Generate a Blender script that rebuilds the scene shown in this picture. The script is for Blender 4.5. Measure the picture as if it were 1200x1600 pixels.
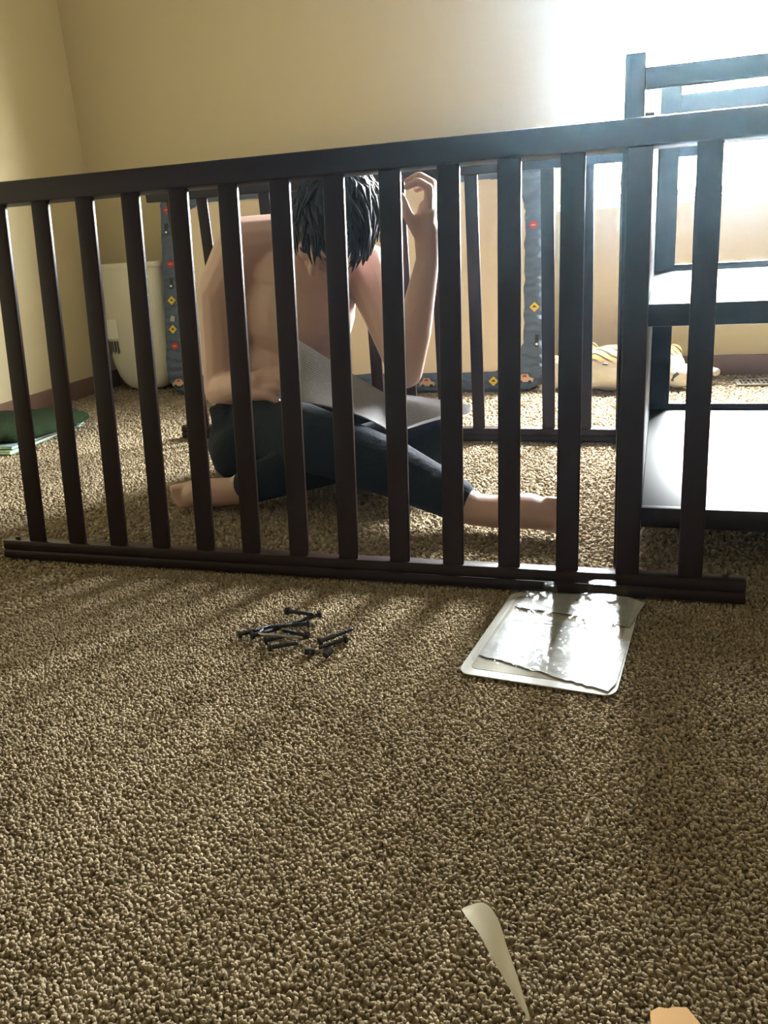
import bpy, bmesh, math, random
import numpy as np
from mathutils import Vector, Matrix

for o in list(bpy.data.objects):
    bpy.data.objects.remove(o, do_unlink=True)
SC = bpy.context.scene
COL = SC.collection
PI = math.pi

# ---------------------------------------------------------------- camera
cam_d = bpy.data.cameras.new('camera')
cam_d.sensor_fit = 'VERTICAL'
cam_d.sensor_height = 36.0
cam_d.sensor_width = 27.0
cam_d.lens = 1314.7 / 1600 * 36.0
cam_d.clip_start = 0.02
cam = bpy.data.objects.new('camera', cam_d)
COL.objects.link(cam)
rt = Vector((0.9599, 0.2726, -0.0648)).normalized()
fw = Vector((-0.2788, 0.9064, -0.3174)).normalized()
up = rt.cross(fw).normalized()
rt = fw.cross(up).normalized()
M = Matrix((( rt.x, up.x, -fw.x, 2.2522), (rt.y, up.y, -fw.y, -3.3545), (rt.z, up.z, -fw.z, 0.5912), (0, 0, 0, 1)))
cam.matrix_world = M
SC.camera = cam

# ---------------------------------------------------------------- world, daylight, exposure
WX0, WX1, WZ0, WZ1 = 2.0, 2.90, 0.634, 1.80          # window opening in the back wall
world = bpy.data.worlds.new('sky')
SC.world = world
world.use_nodes = True
bg = world.node_tree.nodes['Background']
bg.inputs['Strength'].default_value = 420.0
wt = world.node_tree
w_tc = wt.nodes.new('ShaderNodeTexCoord')
w_sp = wt.nodes.new('ShaderNodeSeparateXYZ')
w_rp = wt.nodes.new('ShaderNodeValToRGB')               # bright hazy sky above the horizon, darker ground below it
w_rp.color_ramp.elements[0].position = 0.485
w_rp.color_ramp.elements[0].color = (0.16, 0.16, 0.14, 1)
w_rp.color_ramp.elements[1].position = 0.515
w_rp.color_ramp.elements[1].color = (0.95, 0.98, 1.0, 1)
w_mr = wt.nodes.new('ShaderNodeMapRange')
w_mr.inputs['From Min'].default_value = -1.0
wt.links.new(w_tc.outputs['Generated'], w_sp.inputs[0])
wt.links.new(w_sp.outputs['Z'], w_mr.inputs['Value'])
wt.links.new(w_mr.outputs['Result'], w_rp.inputs['Fac'])
wt.links.new(w_rp.outputs['Color'], bg.inputs['Color'])
pl = bpy.data.lights.new('window_portal', 'AREA')
pl.shape = 'RECTANGLE'
pl.size = WX1 - WX0
pl.size_y = WZ1 - WZ0
pl.cycles.is_portal = True
po = bpy.data.objects.new('window_portal', pl)
COL.objects.link(po)
po.location = ((WX0 + WX1) / 2, 0.16, (WZ0 + WZ1) / 2)
po.rotation_euler = (-PI / 2, 0, 0)                   # faces -Y, into the room
vs = SC.view_settings
vs.view_transform = 'Standard'
vs.look = 'None'
vs.exposure = 0.0
vs.gamma = 1.0
vs.use_curve_mapping = False
SC.cycles.max_bounces = 8
SC.cycles.adaptive_threshold = 0.02
SC.cycles.transparent_max_bounces = 32              # daylight crosses the pane and the layered clear packaging

# ---------------------------------------------------------------- helpers
def obj(name, bm, mat, parent=None, smooth=True, ang=40):
    me = bpy.data.meshes.new(name)
    bm.normal_update()
    bm.to_mesh(me)
    bm.free()
    return obj_me(name, me, mat, parent, smooth, ang)

def obj_me(name, me, mat, parent=None, smooth=True, ang=40):
    if mat is not None and not me.materials:
        me.materials.append(mat)
    if smooth:
        me.shade_smooth()
        if ang:
            me.set_sharp_from_angle(angle=math.radians(ang))
    o = bpy.data.objects.new(name, me)
    COL.objects.link(o)
    if parent:
        o.parent = parent
    return o

def inst(name, me, parent, loc=(0, 0, 0), rot=(0, 0, 0)):
    o = bpy.data.objects.new(name, me)
    COL.objects.link(o)
    o.parent = parent
    o.location = loc
    o.rotation_euler = rot
    return o

def empty(name, loc=(0, 0, 0), rot=(0, 0, 0)):
    o = bpy.data.objects.new(name, None)
    COL.objects.link(o)
    o.location = loc
    o.rotation_euler = rot
    o.empty_display_size = 0.05
    return o

def tag(o, label, cat, group=None):
    o['label'] = label
    o['category'] = cat
    if group:
        o['group'] = group
    return o

def struct(o):
    o['kind'] = 'structure'
    return o

def box(bm, x0, x1, y0, y1, z0, z1, bev=0.0, seg=2):
    b = bmesh.new()
    bmesh.ops.create_cube(b, size=1)
    for v in b.verts:
        v.co = Vector(((x0 + x1) / 2 + v.co.x * (x1 - x0), (y0 + y1) / 2 + v.co.y * (y1 - y0), (z0 + z1) / 2 + v.co.z * (z1 - z0)))
    if bev:
        bmesh.ops.bevel(b, geom=b.edges[:], offset=bev, segments=seg, affect='EDGES', profile=0.5)
    merge(bm, b)
    return bm

def merge(bm, b):
    t = bpy.data.meshes.new('t')
    b.to_mesh(t)
    b.free()
    bm.from_mesh(t)
    bpy.data.meshes.remove(t)

def bbox(*a, **k):
    return box(bmesh.new(), *a, **k)

def loft(bm, rings, cap=True):
    vr = [[bm.verts.new(p) for p in r] for r in rings]
    n = len(vr[0])
    for a, b in zip(vr[:-1], vr[1:]):
        for i in range(n):
            bm.faces.new((a[i], a[(i + 1) % n], b[(i + 1) % n], b[i]))
    if cap:
        bm.faces.new(list(reversed(vr[0])))
        bm.faces.new(vr[-1])
    return bm

def frame(d):
    d = Vector(d).normalized()
    a = Vector((0, 0, 1)) if abs(d.z) < 0.9 else Vector((1, 0, 0))
    u = d.cross(a).normalized()
    return d, u, d.cross(u).normalized()

def capsule(bm, p, r1, q, r2, n=14, k=4):
    p, q = Vector(p), Vector(q)
    d, u, w = frame(q - p)
    rings = []
    for i in range(k + 1):
        a = PI / 2 * i / k
        rings.append((p - d * r1 * math.cos(a), r1 * math.sin(a)))
    for i in range(k + 1):
        a = PI / 2 * i / k
        rings.append((q + d * r2 * math.sin(a), r2 * math.cos(a)))
    rr = []
    for c, r in rings:
        r = max(r, 0.0004)
        rr.append([c + (u * math.cos(2 * PI * j / n) + w * math.sin(2 * PI * j / n)) * r for j in range(n)])
    return loft(bm, rr)

def chain(bm, pts, n=14):
    for (p, r1), (q, r2) in zip(pts[:-1], pts[1:]):
        capsule(bm, p, r1, q, r2, n)

def ellipsoid(bm, c, r, rot=None, seg=28):
    b = bmesh.new()
    bmesh.ops.create_uvsphere(b, u_segments=seg, v_segments=seg // 2, radius=1)
    m = Matrix.Diagonal((r[0], r[1], r[2], 1))
    if rot is not None:
        m = rot.to_4x4() @ m
    m = Matrix.Translation(c) @ m
    bmesh.ops.transform(b, matrix=m, verts=b.verts)
    merge(bm, b)

def tube(bm, pts, r, n=8, cap=True):
    pts = [Vector(p) for p in pts]
    rings = []
    for i, p in enumerate(pts):
        d = (pts[min(i + 1, len(pts) - 1)] - pts[max(i - 1, 0)])
        d, u, w = frame(d)
        rr = r[i] if isinstance(r, (list, tuple)) else r
        rings.append([p + (u * math.cos(2 * PI * j / n) + w * math.sin(2 * PI * j / n)) * rr for j in range(n)])
    return loft(bm, rings, cap)

def organic(name, bm, mat, parent=None, voxel=0.005, smooth=6):
    """fuse the closed pieces of bm into one continuous skin"""
    me = bpy.data.meshes.new(name)
    bm.to_mesh(me)
    bm.free()
    t = bpy.data.objects.new('t', me)
    COL.objects.link(t)
    m = t.modifiers.new('r', 'REMESH')
    m.mode = 'VOXEL'
    m.voxel_size = voxel
    s = t.modifiers.new('s', 'SMOOTH')
    s.factor = 0.5
    s.iterations = smooth
    dg = bpy.context.evaluated_depsgraph_get()
    dg.update()
    out = bpy.data.meshes.new_from_object(t.evaluated_get(dg))
    bpy.data.objects.remove(t, do_unlink=True)
    bpy.data.meshes.remove(me)
    out.name = name
    out.materials.clear()
    return obj_me(name, out, mat, parent, True, 0)

def prism(bm, outline, z0, z1):
    a = [bm.verts.new((x, y, z0)) for x, y in outline]
    b = [bm.verts.new((x, y, z1)) for x, y in outline]
    n = len(a)
    bm.faces.new(list(reversed(a)))
    bm.faces.new(b)
    for i in range(n):
        bm.faces.new((a[i], a[(i + 1) % n], b[(i + 1) % n], b[i]))
    return bm

def rrect(x0, x1, y0, y1, r, n=6):
    out = []
    for cx, cy, a0 in ((x1 - r, y0 + r, -PI / 2), (x1 - r, y1 - r, 0), (x0 + r, y1 - r, PI / 2), (x0 + r, y0 + r, PI)):
        for i in range(n + 1):
            a = a0 + PI / 2 * i / n
            out.append((cx + r * math.cos(a), cy + r * math.sin(a)))
    return out

# ---------------------------------------------------------------- materials
def mat(name, col, rough=0.6, var=0.0, scale=20.0, bump=0.0, bscale=80.0, spec=0.5, **kw):
    m = bpy.data.materials.new(name)
    m.use_nodes = True
    nt = m.node_tree
    p = nt.nodes['Principled BSDF']
    p.inputs['Base Color'].default_value = (*col, 1)
    p.inputs['Roughness'].default_value = rough
    p.inputs['Specular IOR Level'].default_value = spec
    tc = nt.nodes.new('ShaderNodeTexCoord')
    if var:
        nz = nt.nodes.new('ShaderNodeTexNoise')
        nz.inputs['Scale'].default_value = scale
        nz.inputs['Detail'].default_value = 4
        nt.links.new(tc.outputs['Object'], nz.inputs['Vector'])
        mx = nt.nodes.new('ShaderNodeMix')
        mx.data_type = 'RGBA'
        mx.inputs['A'].default_value = (*[c * (1 - var) for c in col], 1)
        mx.inputs['B'].default_value = (*[min(1, c * (1 + var)) for c in col], 1)
        nt.links.new(nz.outputs['Fac'], mx.inputs['Factor'])
        nt.links.new(mx.outputs['Result'], p.inputs['Base Color'])
    if bump:
        nb = nt.nodes.new('ShaderNodeTexNoise')
        nb.inputs['Scale'].default_value = bscale
        nb.inputs['Detail'].default_value = 3
        nt.links.new(tc.outputs['Object'], nb.inputs['Vector'])
        b = nt.nodes.new('ShaderNodeBump')
        b.inputs['Strength'].default_value = bump
        b.inputs['Distance'].default_value = 0.004
        nt.links.new(nb.outputs['Fac'], b.inputs['Height'])
        nt.links.new(b.outputs['Normal'], p.inputs['Normal'])
    for k, v in kw.items():
        p.inputs[k.replace('_', ' ')].default_value = v
    return m

def wood_mat(name, c1, c2, rough, grain=(4, 60, 60), spec=0.5):
    m = mat(name, c1, rough, spec=spec)
    nt = m.node_tree
    p = nt.nodes['Principled BSDF']
    tc = nt.nodes['Texture Coordinate']
    mp = nt.nodes.new('ShaderNodeMapping')
    mp.inputs['Scale'].default_value = grain
    nz = nt.nodes.new('ShaderNodeTexNoise')
    nz.inputs['Scale'].default_value = 1.0
    nz.inputs['Detail'].default_value = 5
    mx = nt.nodes.new('ShaderNodeMix')
    mx.data_type = 'RGBA'
    mx.inputs['A'].default_value = (*c1, 1)
    mx.inputs['B'].default_value = (*c2, 1)
    nt.links.new(tc.outputs['Object'], mp.inputs['Vector'])
    nt.links.new(mp.outputs['Vector'], nz.inputs['Vector'])
    nt.links.new(nz.outputs['Fac'], mx.inputs['Factor'])
    nt.links.new(mx.outputs['Result'], p.inputs['Base Color'])
    return m

M_WALL = mat('cream_paint', (0.515, 0.445, 0.265), 0.75, 0.03, 3, 0.12, 220)
M_CEIL = mat('white_ceiling', (0.38, 0.36, 0.33), 0.9)
M_BASE = wood_mat('brown_baseboard', (0.13, 0.075, 0.05), (0.18, 0.10, 0.065), 0.5)
M_VINYL = mat('white_window_frame', (0.85, 0.86, 0.86), 0.4)
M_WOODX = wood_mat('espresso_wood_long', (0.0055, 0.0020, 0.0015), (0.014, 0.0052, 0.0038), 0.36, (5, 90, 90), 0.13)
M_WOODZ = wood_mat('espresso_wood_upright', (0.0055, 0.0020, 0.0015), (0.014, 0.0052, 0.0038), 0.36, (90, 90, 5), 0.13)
M_SHELF = wood_mat('espresso_wood_shelf', (0.0035, 0.0019, 0.0015), (0.008, 0.0038, 0.0030), 0.44, (5, 90, 90), 0.3)
M_BACKING = mat('carpet_backing', (0.36, 0.28, 0.18), 0.95, 0.35, 150, 0.8, 180)
M_SKIN = mat('skin', (0.41, 0.268, 0.225), 0.5, 0.06, 14, 0.05, 160)
M_HAIR = mat('black_hair', (0.006, 0.006, 0.0065), 0.45, 0.3, 120, spec=0.12)
M_DENIM = mat('dark_navy_denim', (0.006, 0.0095, 0.016), 0.9, 0.25, 40, 0.5, 90, spec=0.15)
M_MATT = mat('beige_mattress_cloth', (0.66, 0.56, 0.42), 0.85, 0.05, 8, 0.1, 120)
M_STEEL = mat('black_oxide_steel', (0.012, 0.012, 0.014), 0.32, Metallic=0.6)
M_ZINC = mat('bright_steel', (0.30, 0.30, 0.30), 0.3, Metallic=1.0)
M_CARD = mat('tan_cardboard', (0.50, 0.30, 0.12), 0.85, 0.08, 30)
M_TORN = mat('cream_paper', (0.70, 0.66, 0.54), 0.8, 0.04, 30)
M_TUB = mat('milky_plastic', (0.66, 0.65, 0.56), 0.45, 0.03, 6)
M_WHITE = mat('white_label', (0.80, 0.78, 0.72), 0.6)
M_BLACK = mat('black_print', (0.012, 0.012, 0.012), 0.6)
M_RED = mat('red_print', (0.45, 0.03, 0.03), 0.8)
M_YEL = mat('yellow_print', (0.65, 0.47, 0.06), 0.8)
M_TANP = mat('pale_print', (0.50, 0.34, 0.25), 0.8)
M_GREYP = mat('grey_print', (0.32, 0.33, 0.33), 0.8)
M_GREENF = mat('dark_green_felt', (0.010, 0.019, 0.007), 0.95, 0.25, 60, 0.4, 200, spec=0.1)

def sheet_mat():
    m = mat('blue_cotton', (0.072, 0.100, 0.155), 0.85, 0.12, 30)
    nt = m.node_tree
    p = nt.nodes['Principled BSDF']
    tc = nt.nodes['Texture Coordinate']
    w = nt.nodes.new('ShaderNodeTexWave')
    w.inputs['Scale'].default_value = 9
    w.inputs['Distortion'].default_value = 7
    w.inputs['Detail'].default_value = 3
    w.bands_direction = 'Z'
    b = nt.nodes.new('ShaderNodeBump')
    b.inputs['Strength'].default_value = 0.6
    b.inputs['Distance'].default_value = 0.01
    nt.links.new(tc.outputs['Object'], w.inputs['Vector'])
    nt.links.new(w.outputs['Fac'], b.inputs['Height'])
    nt.links.new(b.outputs['Normal'], p.inputs['Normal'])
    return m
M_SHEET = sheet_mat()

def glass_mat(name, tint=(1, 1, 1), gl=0.04, rough=0.02, edge=0.8, crinkle=0.0):
    m = bpy.data.materials.new(name)
    m.use_nodes = True
    nt = m.node_tree
    nt.nodes.remove(nt.nodes['Principled BSDF'])
    out = nt.nodes['Material Output']
    t = nt.nodes.new('ShaderNodeBsdfTransparent')
    t.inputs['Color'].default_value = (*tint, 1)
    g = nt.nodes.new('ShaderNodeBsdfGlossy')
    g.inputs['Roughness'].default_value = rough
    lw = nt.nodes.new('ShaderNodeLayerWeight')       # same on both faces of a thin sheet
    lw.inputs['Blend'].default_value = 0.5
    pw = nt.nodes.new('ShaderNodeMath')
    pw.operation = 'POWER'
    pw.inputs[1].default_value = 5.0
    nt.links.new(lw.outputs['Facing'], pw.inputs[0])
    ml = nt.nodes.new('ShaderNodeMath')
    ml.operation = 'MULTIPLY'
    ml.inputs[1].default_value = edge
    nt.links.new(pw.outputs[0], ml.inputs[0])
    ad = nt.nodes.new('ShaderNodeMath')
    ad.operation = 'ADD'
    ad.use_clamp = True
    ad.inputs[1].default_value = gl
    nt.links.new(ml.outputs[0], ad.inputs[0])
    if crinkle:
        tc = nt.nodes.new('ShaderNodeTexCoord')
        nz = nt.nodes.new('ShaderNodeTexNoise')
        nz.inputs['Scale'].default_value = 38
        nz.inputs['Detail'].default_value = 3
        nz.inputs['Distortion'].default_value = 1.5
        bp = nt.nodes.new('ShaderNodeBump')
        bp.inputs['Strength'].default_value = crinkle
        bp.inputs['Distance'].default_value = 0.01
        nt.links.new(tc.outputs['Object'], nz.inputs['Vector'])
        nt.links.new(nz.outputs['Fac'], bp.inputs['Height'])
        nt.links.new(bp.outputs['Normal'], g.inputs['Normal'])
        nt.links.new(bp.outputs['Normal'], lw.inputs['Normal'])
    mx = nt.nodes.new('ShaderNodeMixShader')
    nt.links.new(ad.outputs[0], mx.inputs[0])
    nt.links.new(t.outputs[0], mx.inputs[1])
    nt.links.new(g.outputs[0], mx.inputs[2])
    nt.links.new(mx.outputs[0], out.inputs['Surface'])
    return m
M_PANE = glass_mat('window_glass', (0.98, 0.99, 0.99), 0.03)
M_BLISTER = glass_mat('clear_blister_plastic', (0.98, 0.985, 0.985), 0.018, 0.07, 0.28, 0.22)

def paper_mat():
    m = mat('instruction_paper', (0.66, 0.64, 0.63), 0.7)
    nt = m.node_tree
    p = nt.nodes['Principled BSDF']
    uv = nt.nodes.new('ShaderNodeUVMap')
    sp = nt.nodes.new('ShaderNodeSeparateXYZ')
    nt.links.new(uv.outputs['UV'], sp.inputs[0])
    # rows of small print: bands across v, broken into words along u
    rows = nt.nodes.new('ShaderNodeMath'); rows.operation = 'MULTIPLY'; rows.inputs[1].default_value = 30
    fr = nt.nodes.new('ShaderNodeMath'); fr.operation = 'FRACT'
    lt = nt.nodes.new('ShaderNodeMath'); lt.operation = 'LESS_THAN'; lt.inputs[1].default_value = 0.42
    nt.links.new(sp.outputs['Y'], rows.inputs[0]); nt.links.new(rows.outputs[0], fr.inputs[0]); nt.links.new(fr.outputs[0], lt.inputs[0])
    mp = nt.nodes.new('ShaderNodeMapping'); mp.inputs['Scale'].default_value = (45, 30, 1)
    nt.links.new(uv.outputs['UV'], mp.inputs['Vector'])
    nz = nt.nodes.new('ShaderNodeTexNoise'); nz.inputs['Scale'].default_value = 1.0
    nt.links.new(mp.outputs['Vector'], nz.inputs['Vector'])
    g2 = nt.nodes.new('ShaderNodeMath'); g2.operation = 'GREATER_THAN'; g2.inputs[1].default_value = 0.40
    nt.links.new(nz.outputs['Fac'], g2.inputs[0])
    mu = nt.nodes.new('ShaderNodeMath'); mu.operation = 'MULTIPLY'
    nt.links.new(lt.outputs[0], mu.inputs[0]); nt.links.new(g2.outputs[0], mu.inputs[1])
    mu2 = nt.nodes.new('ShaderNodeMath'); mu2.operation = 'MULTIPLY'; mu2.inputs[1].default_value = 0.55
    nt.links.new(mu.outputs[0], mu2.inputs[0])
    mx = nt.nodes.new('ShaderNodeMix'); mx.data_type = 'RGBA'
    mx.inputs['A'].default_value = (0.46, 0.44, 0.445, 1); mx.inputs['B'].default_value = (0.10, 0.095, 0.10, 1)
    nt.links.new(mu2.outputs[0], mx.inputs['Factor'])
    nt.links.new(mx.outputs['Result'], p.inputs['Base Color'])
    return m
M_PAPER = paper_mat()

def tuft_mat():
    m = mat('tan_carpet_yarn', (0.42, 0.33, 0.21), 0.95, spec=0.15)
    nt = m.node_tree
    p = nt.nodes['Principled BSDF']
    at = nt.nodes.new('ShaderNodeAttribute')
    at.attribute_name = 'shade'
    rp = nt.nodes.new('ShaderNodeValToRGB')
    rp.color_ramp.elements[0].color = (0.228, 0.176, 0.106, 1)
    rp.color_ramp.elements[1].color = (0.54, 0.447, 0.305, 1)
    nt.links.new(at.outputs['Fac'], rp.inputs['Fac'])
    nt.links.new(rp.outputs['Color'], p.inputs['Base Color'])
    tr = nt.nodes.new('ShaderNodeBsdfTranslucent')
    nt.links.new(rp.outputs['Color'], tr.inputs['Color'])
    mx = nt.nodes.new('ShaderNodeMixShader')
    mx.inputs[0].default_value = 0.35
    out = nt.nodes['Material Output']
    nt.links.new(p.outputs[0], mx.inputs[1])
    nt.links.new(tr.outputs[0], mx.inputs[2])
    nt.links.new(mx.outputs[0], out.inputs['Surface'])
    return m
def fuzz(m, scale, strength, dist):
    nt = m.node_tree
    tc = nt.nodes['Texture Coordinate']
    nb = nt.nodes.new('ShaderNodeTexNoise')
    nb.inputs['Scale'].default_value = scale
    nb.inputs['Detail'].default_value = 2
    b = nt.nodes.new('ShaderNodeBump')
    b.inputs['Strength'].default_value = strength
    b.inputs['Distance'].default_value = dist
    nt.links.new(tc.outputs['Object'], nb.inputs['Vector'])
    nt.links.new(nb.outputs['Fac'], b.inputs['Height'])
    nt.links.new(b.outputs['Normal'], nt.nodes['Principled BSDF'].inputs['Normal'])
M_TUFT = tuft_mat()
fuzz(M_TUFT, 650, 0.7, 0.0025)

def tiger_mat():
    m = mat('striped_plush', (0.7, 0.4, 0.12), 0.95, 0, 1, 0.4, 260)
    nt = m.node_tree
    p = nt.nodes['Principled BSDF']
    tc = nt.nodes['Texture Coordinate']
    w = nt.nodes.new('ShaderNodeTexWave')
    w.inputs['Scale'].default_value = 15
    w.inputs['Distortion'].default_value = 3.5
    w.inputs['Detail'].default_value = 1
    w.bands_direction = 'DIAGONAL'
    nt.links.new(tc.outputs['Object'], w.inputs['Vector'])
    r = nt.nodes.new('ShaderNodeValToRGB')
    r.color_ramp.elements[0].position = 0.20
    r.color_ramp.elements[0].color = (0.02, 0.014, 0.01, 1)
    r.color_ramp.elements[1].position = 0.30
    r.color_ramp.elements[1].color = (0.50, 0.225, 0.055, 1)
    nt.links.new(w.outputs['Fac'], r.inputs['Fac'])
    sp = nt.nodes.new('ShaderNodeSeparateXYZ')
    nt.links.new(tc.outputs['Object'], sp.inputs[0])
    mr = nt.nodes.new('ShaderNodeMapRange')
    mr.inputs['From Min'].default_value = 0.10
    mr.inputs['From Max'].default_value = 0.118
    nt.links.new(sp.outputs['Z'], mr.inputs['Value'])
    mx = nt.nodes.new('ShaderNodeMix')
    mx.data_type = 'RGBA'
    mx.inputs['A'].default_value = (0.50, 0.455, 0.385, 1)
    nt.links.new(mr.outputs['Result'], mx.inputs['Factor'])
    nt.links.new(r.outputs['Color'], mx.inputs['B'])
    nt.links.new(mx.outputs['Result'], p.inputs['Base Color'])
    return m
M_TIGER = tiger_mat()

# ---------------------------------------------------------------- the room
RX, RY, RZ = 5.2, -7.5, 2.44
FZ = -0.007
struct(obj('floor', bbox(-0.1, RX + 0.1, RY - 0.1, 0.14, FZ - 0.1, FZ), M_BACKING))
struct(obj('ceiling', bbox(-0.1, RX + 0.1, RY - 0.1, 0.14, RZ, RZ + 0.1), M_CEIL))
struct(obj('wall_left', bbox(-0.14, 0, RY, 0.14, FZ, RZ), M_WALL))
struct(obj('wall_right', bbox(RX, RX + 0.14, RY, 0.14, FZ, RZ), M_WALL))
struct(obj('wall_front', bbox(0, RX, RY - 0.14, RY, FZ, RZ), M_WALL))
b = bmesh.new()
box(b, 0, WX0, 0, 0.14, FZ, RZ)
box(b, WX1, RX, 0, 0.14, FZ, RZ)
box(b, WX0, WX1, 0, 0.14, FZ, WZ0)
box(b, WX0, WX1, 0, 0.14, WZ1, RZ)
struct(obj('wall_back', b, M_WALL))
struct(obj('baseboard_left', bbox(0, 0.012, RY, 0, FZ, 0.072, bev=0.003), M_BASE))
struct(obj('baseboard_back', bbox(0.012, RX, -0.012, 0, FZ, 0.072, bev=0.003), M_BASE))
win = struct(empty('window_1', (WX0, 0.08, WZ0)))
b = bmesh.new()
ww, wh, ft = WX1 - WX0, WZ1 - WZ0, 0.028
box(b, 0, ft, 0.0, 0.05, 0, wh, bev=0.003)
box(b, ww - ft, ww, 0.0, 0.05, 0, wh, bev=0.003)
box(b, ft, ww - ft, 0.0, 0.05, 0, ft, bev=0.003)
box(b, ft, ww - ft, 0.0, 0.05, wh - ft, wh, bev=0.003)
obj('window_frame', b, M_VINYL, win)
obj('pane', bbox(ft, ww - ft, 0.022, 0.026, ft, wh - ft), M_PANE, win)
b = bbox(0.17, 0.235, -0.02, 0.0, 0.055, 0.068, bev=0.003)
box(b, 0.19, 0.215, -0.012, 0.0, 0.045, 0.078, bev=0.002)
obj('window_latch', b, M_GREYP, win)
obj('window_sill', bbox(-0.03, ww + 0.03, -0.10, 0.0, -0.022, 0.002, bev=0.005), M_VINYL, win)

# added scattering volume imitating the bluish lens glare around the window
hz = bpy.data.materials.new('glare_scatter')
hz.use_nodes = True
hz.node_tree.nodes.remove(hz.node_tree.nodes['Principled BSDF'])
vsn = hz.node_tree.nodes.new('ShaderNodeVolumeScatter')
vsn.inputs['Color'].default_value = (0.62, 0.83, 1.0, 1)
vsn.inputs['Density'].default_value = 0.0038
vsn.inputs['Anisotropy'].default_value = 0.885
hz.node_tree.links.new(vsn.outputs[0], hz.node_tree.nodes['Material Output'].inputs['Volume'])
ho = obj('glare_veil', bbox(-0.2, RX + 0.2, RY - 0.2, 0.2, FZ - 0.15, RZ + 0.15), hz, None, False)
ho['kind'] = 'stuff'
tag(ho, 'added thin volume across the room imitating lens glare from the window', 'glare_veil')

# carpet pile: one yarn tuft after another, far too many to count
def carpet():
    rng = np.random.default_rng(7)
    cx, cy = 2.25, -3.35
    pts = []
    for x0, x1, y0, y1, sp in ((1.25, 2.75, -3.05, -1.95, 0.0043), (0.2, 1.25, -3.05, -1.95, 0.0075), (2.75, 3.3, -3.05, -1.95, 0.0085),
                               (0.0, 3.3, -1.95, -1.0, 0.0076), (0.0, 3.5, -1.0, 0.0, 0.0110)):
        gx, gy = np.meshgrid(np.arange(x0, x1, sp), np.arange(y0, y1, sp))
        p = np.stack([gx.ravel(), gy.ravel()], 1)
        p += rng.uniform(-0.5, 0.5, p.shape) * sp
        pts.append(np.concatenate([p, np.full((len(p), 1), sp)], 1))
    P = np.concatenate(pts)
    P = P[(P[:, 0] > 0.013) & (P[:, 1] < -0.013)]
    n = len(P)
    k = 4
    r = P[:, 2] * rng.uniform(0.40, 0.62, n)
    h = rng.uniform(0.0040, 0.0074, n)
    # neighbouring tufts lean together in patches
    ph = 3.0 * np.sin(P[:, 0] * 47 + 2 * np.sin(P[:, 1] * 31)) + 2.5 * np.sin(P[:, 1] * 61 + 1.7 * np.sin(P[:, 0] * 23)) + rng.normal(0, 1.2, n)
    ln = rng.uniform(0.0, 0.45, n) * h
    dx, dy = np.cos(ph) * ln, np.sin(ph) * ln
    a0 = rng.uniform(0, 2 * np.pi, n)
    V = np.zeros((n, 2 * k + 1, 3), np.float32)
    el = rng.uniform(0.65, 1.5, n)
    tx, ty = rng.normal(0, 0.28, n), rng.normal(0, 0.28, n)
    ca, sa = np.cos(a0), np.sin(a0)
    def ringpt(j, f):
        a = 2 * np.pi * j / k + 0.4
        u, v = r * f * el * np.cos(a), r * f / el * np.sin(a)
        return u * ca - v * sa, u * sa + v * ca
    for j in range(k):
        u, v = ringpt(j, 0.85)
        V[:, j] = np.stack([P[:, 0] + u, P[:, 1] + v, np.full(n, FZ)], 1)
        u, v = ringpt(j, 1.0)
        V[:, k + j] = np.stack([P[:, 0] + dx * 0.7 + u, P[:, 1] + dy * 0.7 + v, FZ + h * 0.92 + u * tx + v * ty], 1)
    V[:, 2 * k] = np.stack([P[:, 0] + dx, P[:, 1] + dy, FZ + h * 1.02], 1)
    base = (np.arange(n) * (2 * k + 1))[:, None]
    quads, tris = [], []
    for j in range(k):
        jn = (j + 1) % k
        quads.append(base + np.array([[j, jn, k + jn, k + j]]))
        tris.append(base + np.array([[k + j, k + jn, 2 * k]]))
    Q = np.concatenate(quads).ravel()
    T = np.concatenate(tris).ravel()
    me = bpy.data.meshes.new('carpet_pile')
    nv = n * (2 * k + 1)
    me.vertices.add(nv)
    me.vertices.foreach_set('co', V.reshape(-1))
    nq, ntr = n * k, n * k
    me.loops.add(len(Q) + len(T))
    me.loops.foreach_set('vertex_index', np.concatenate([Q, T]).astype(np.int32))
    me.polygons.add(nq + ntr)
    me.polygons.foreach_set('loop_start', np.concatenate([np.arange(nq) * 4, nq * 4 + np.arange(ntr) * 3]).astype(np.int32))
    me.update(calc_edges=True)
    at = me.attributes.new('shade', 'FLOAT', 'POINT')
    lo = 0.5 + 0.10 * np.sin(P[:, 0] * 83 + 2.1 * np.sin(P[:, 1] * 71)) * np.sin(P[:, 1] * 97 + 1.6 * np.sin(P[:, 0] * 59)) + 0.06 * np.sin(P[:, 0] * 9 + 3 * np.sin(P[:, 1] * 5))
    sh = np.clip(rng.normal(lo, 0.22), 0, 1)
    sh = np.repeat(sh[:, None], 2 * k + 1, 1)
    at.data.foreach_set('value', sh.reshape(-1).astype(np.float32))
    me.materials.append(M_TUFT)
    me.shade_smooth()
    o = bpy.data.objects.new('carpet_pile', me)
    COL.objects.link(o)
    o['kind'] = 'stuff'
    tag(o, 'tan cut pile carpet covering the whole floor', 'carpet')
    return o
carpet()

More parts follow.
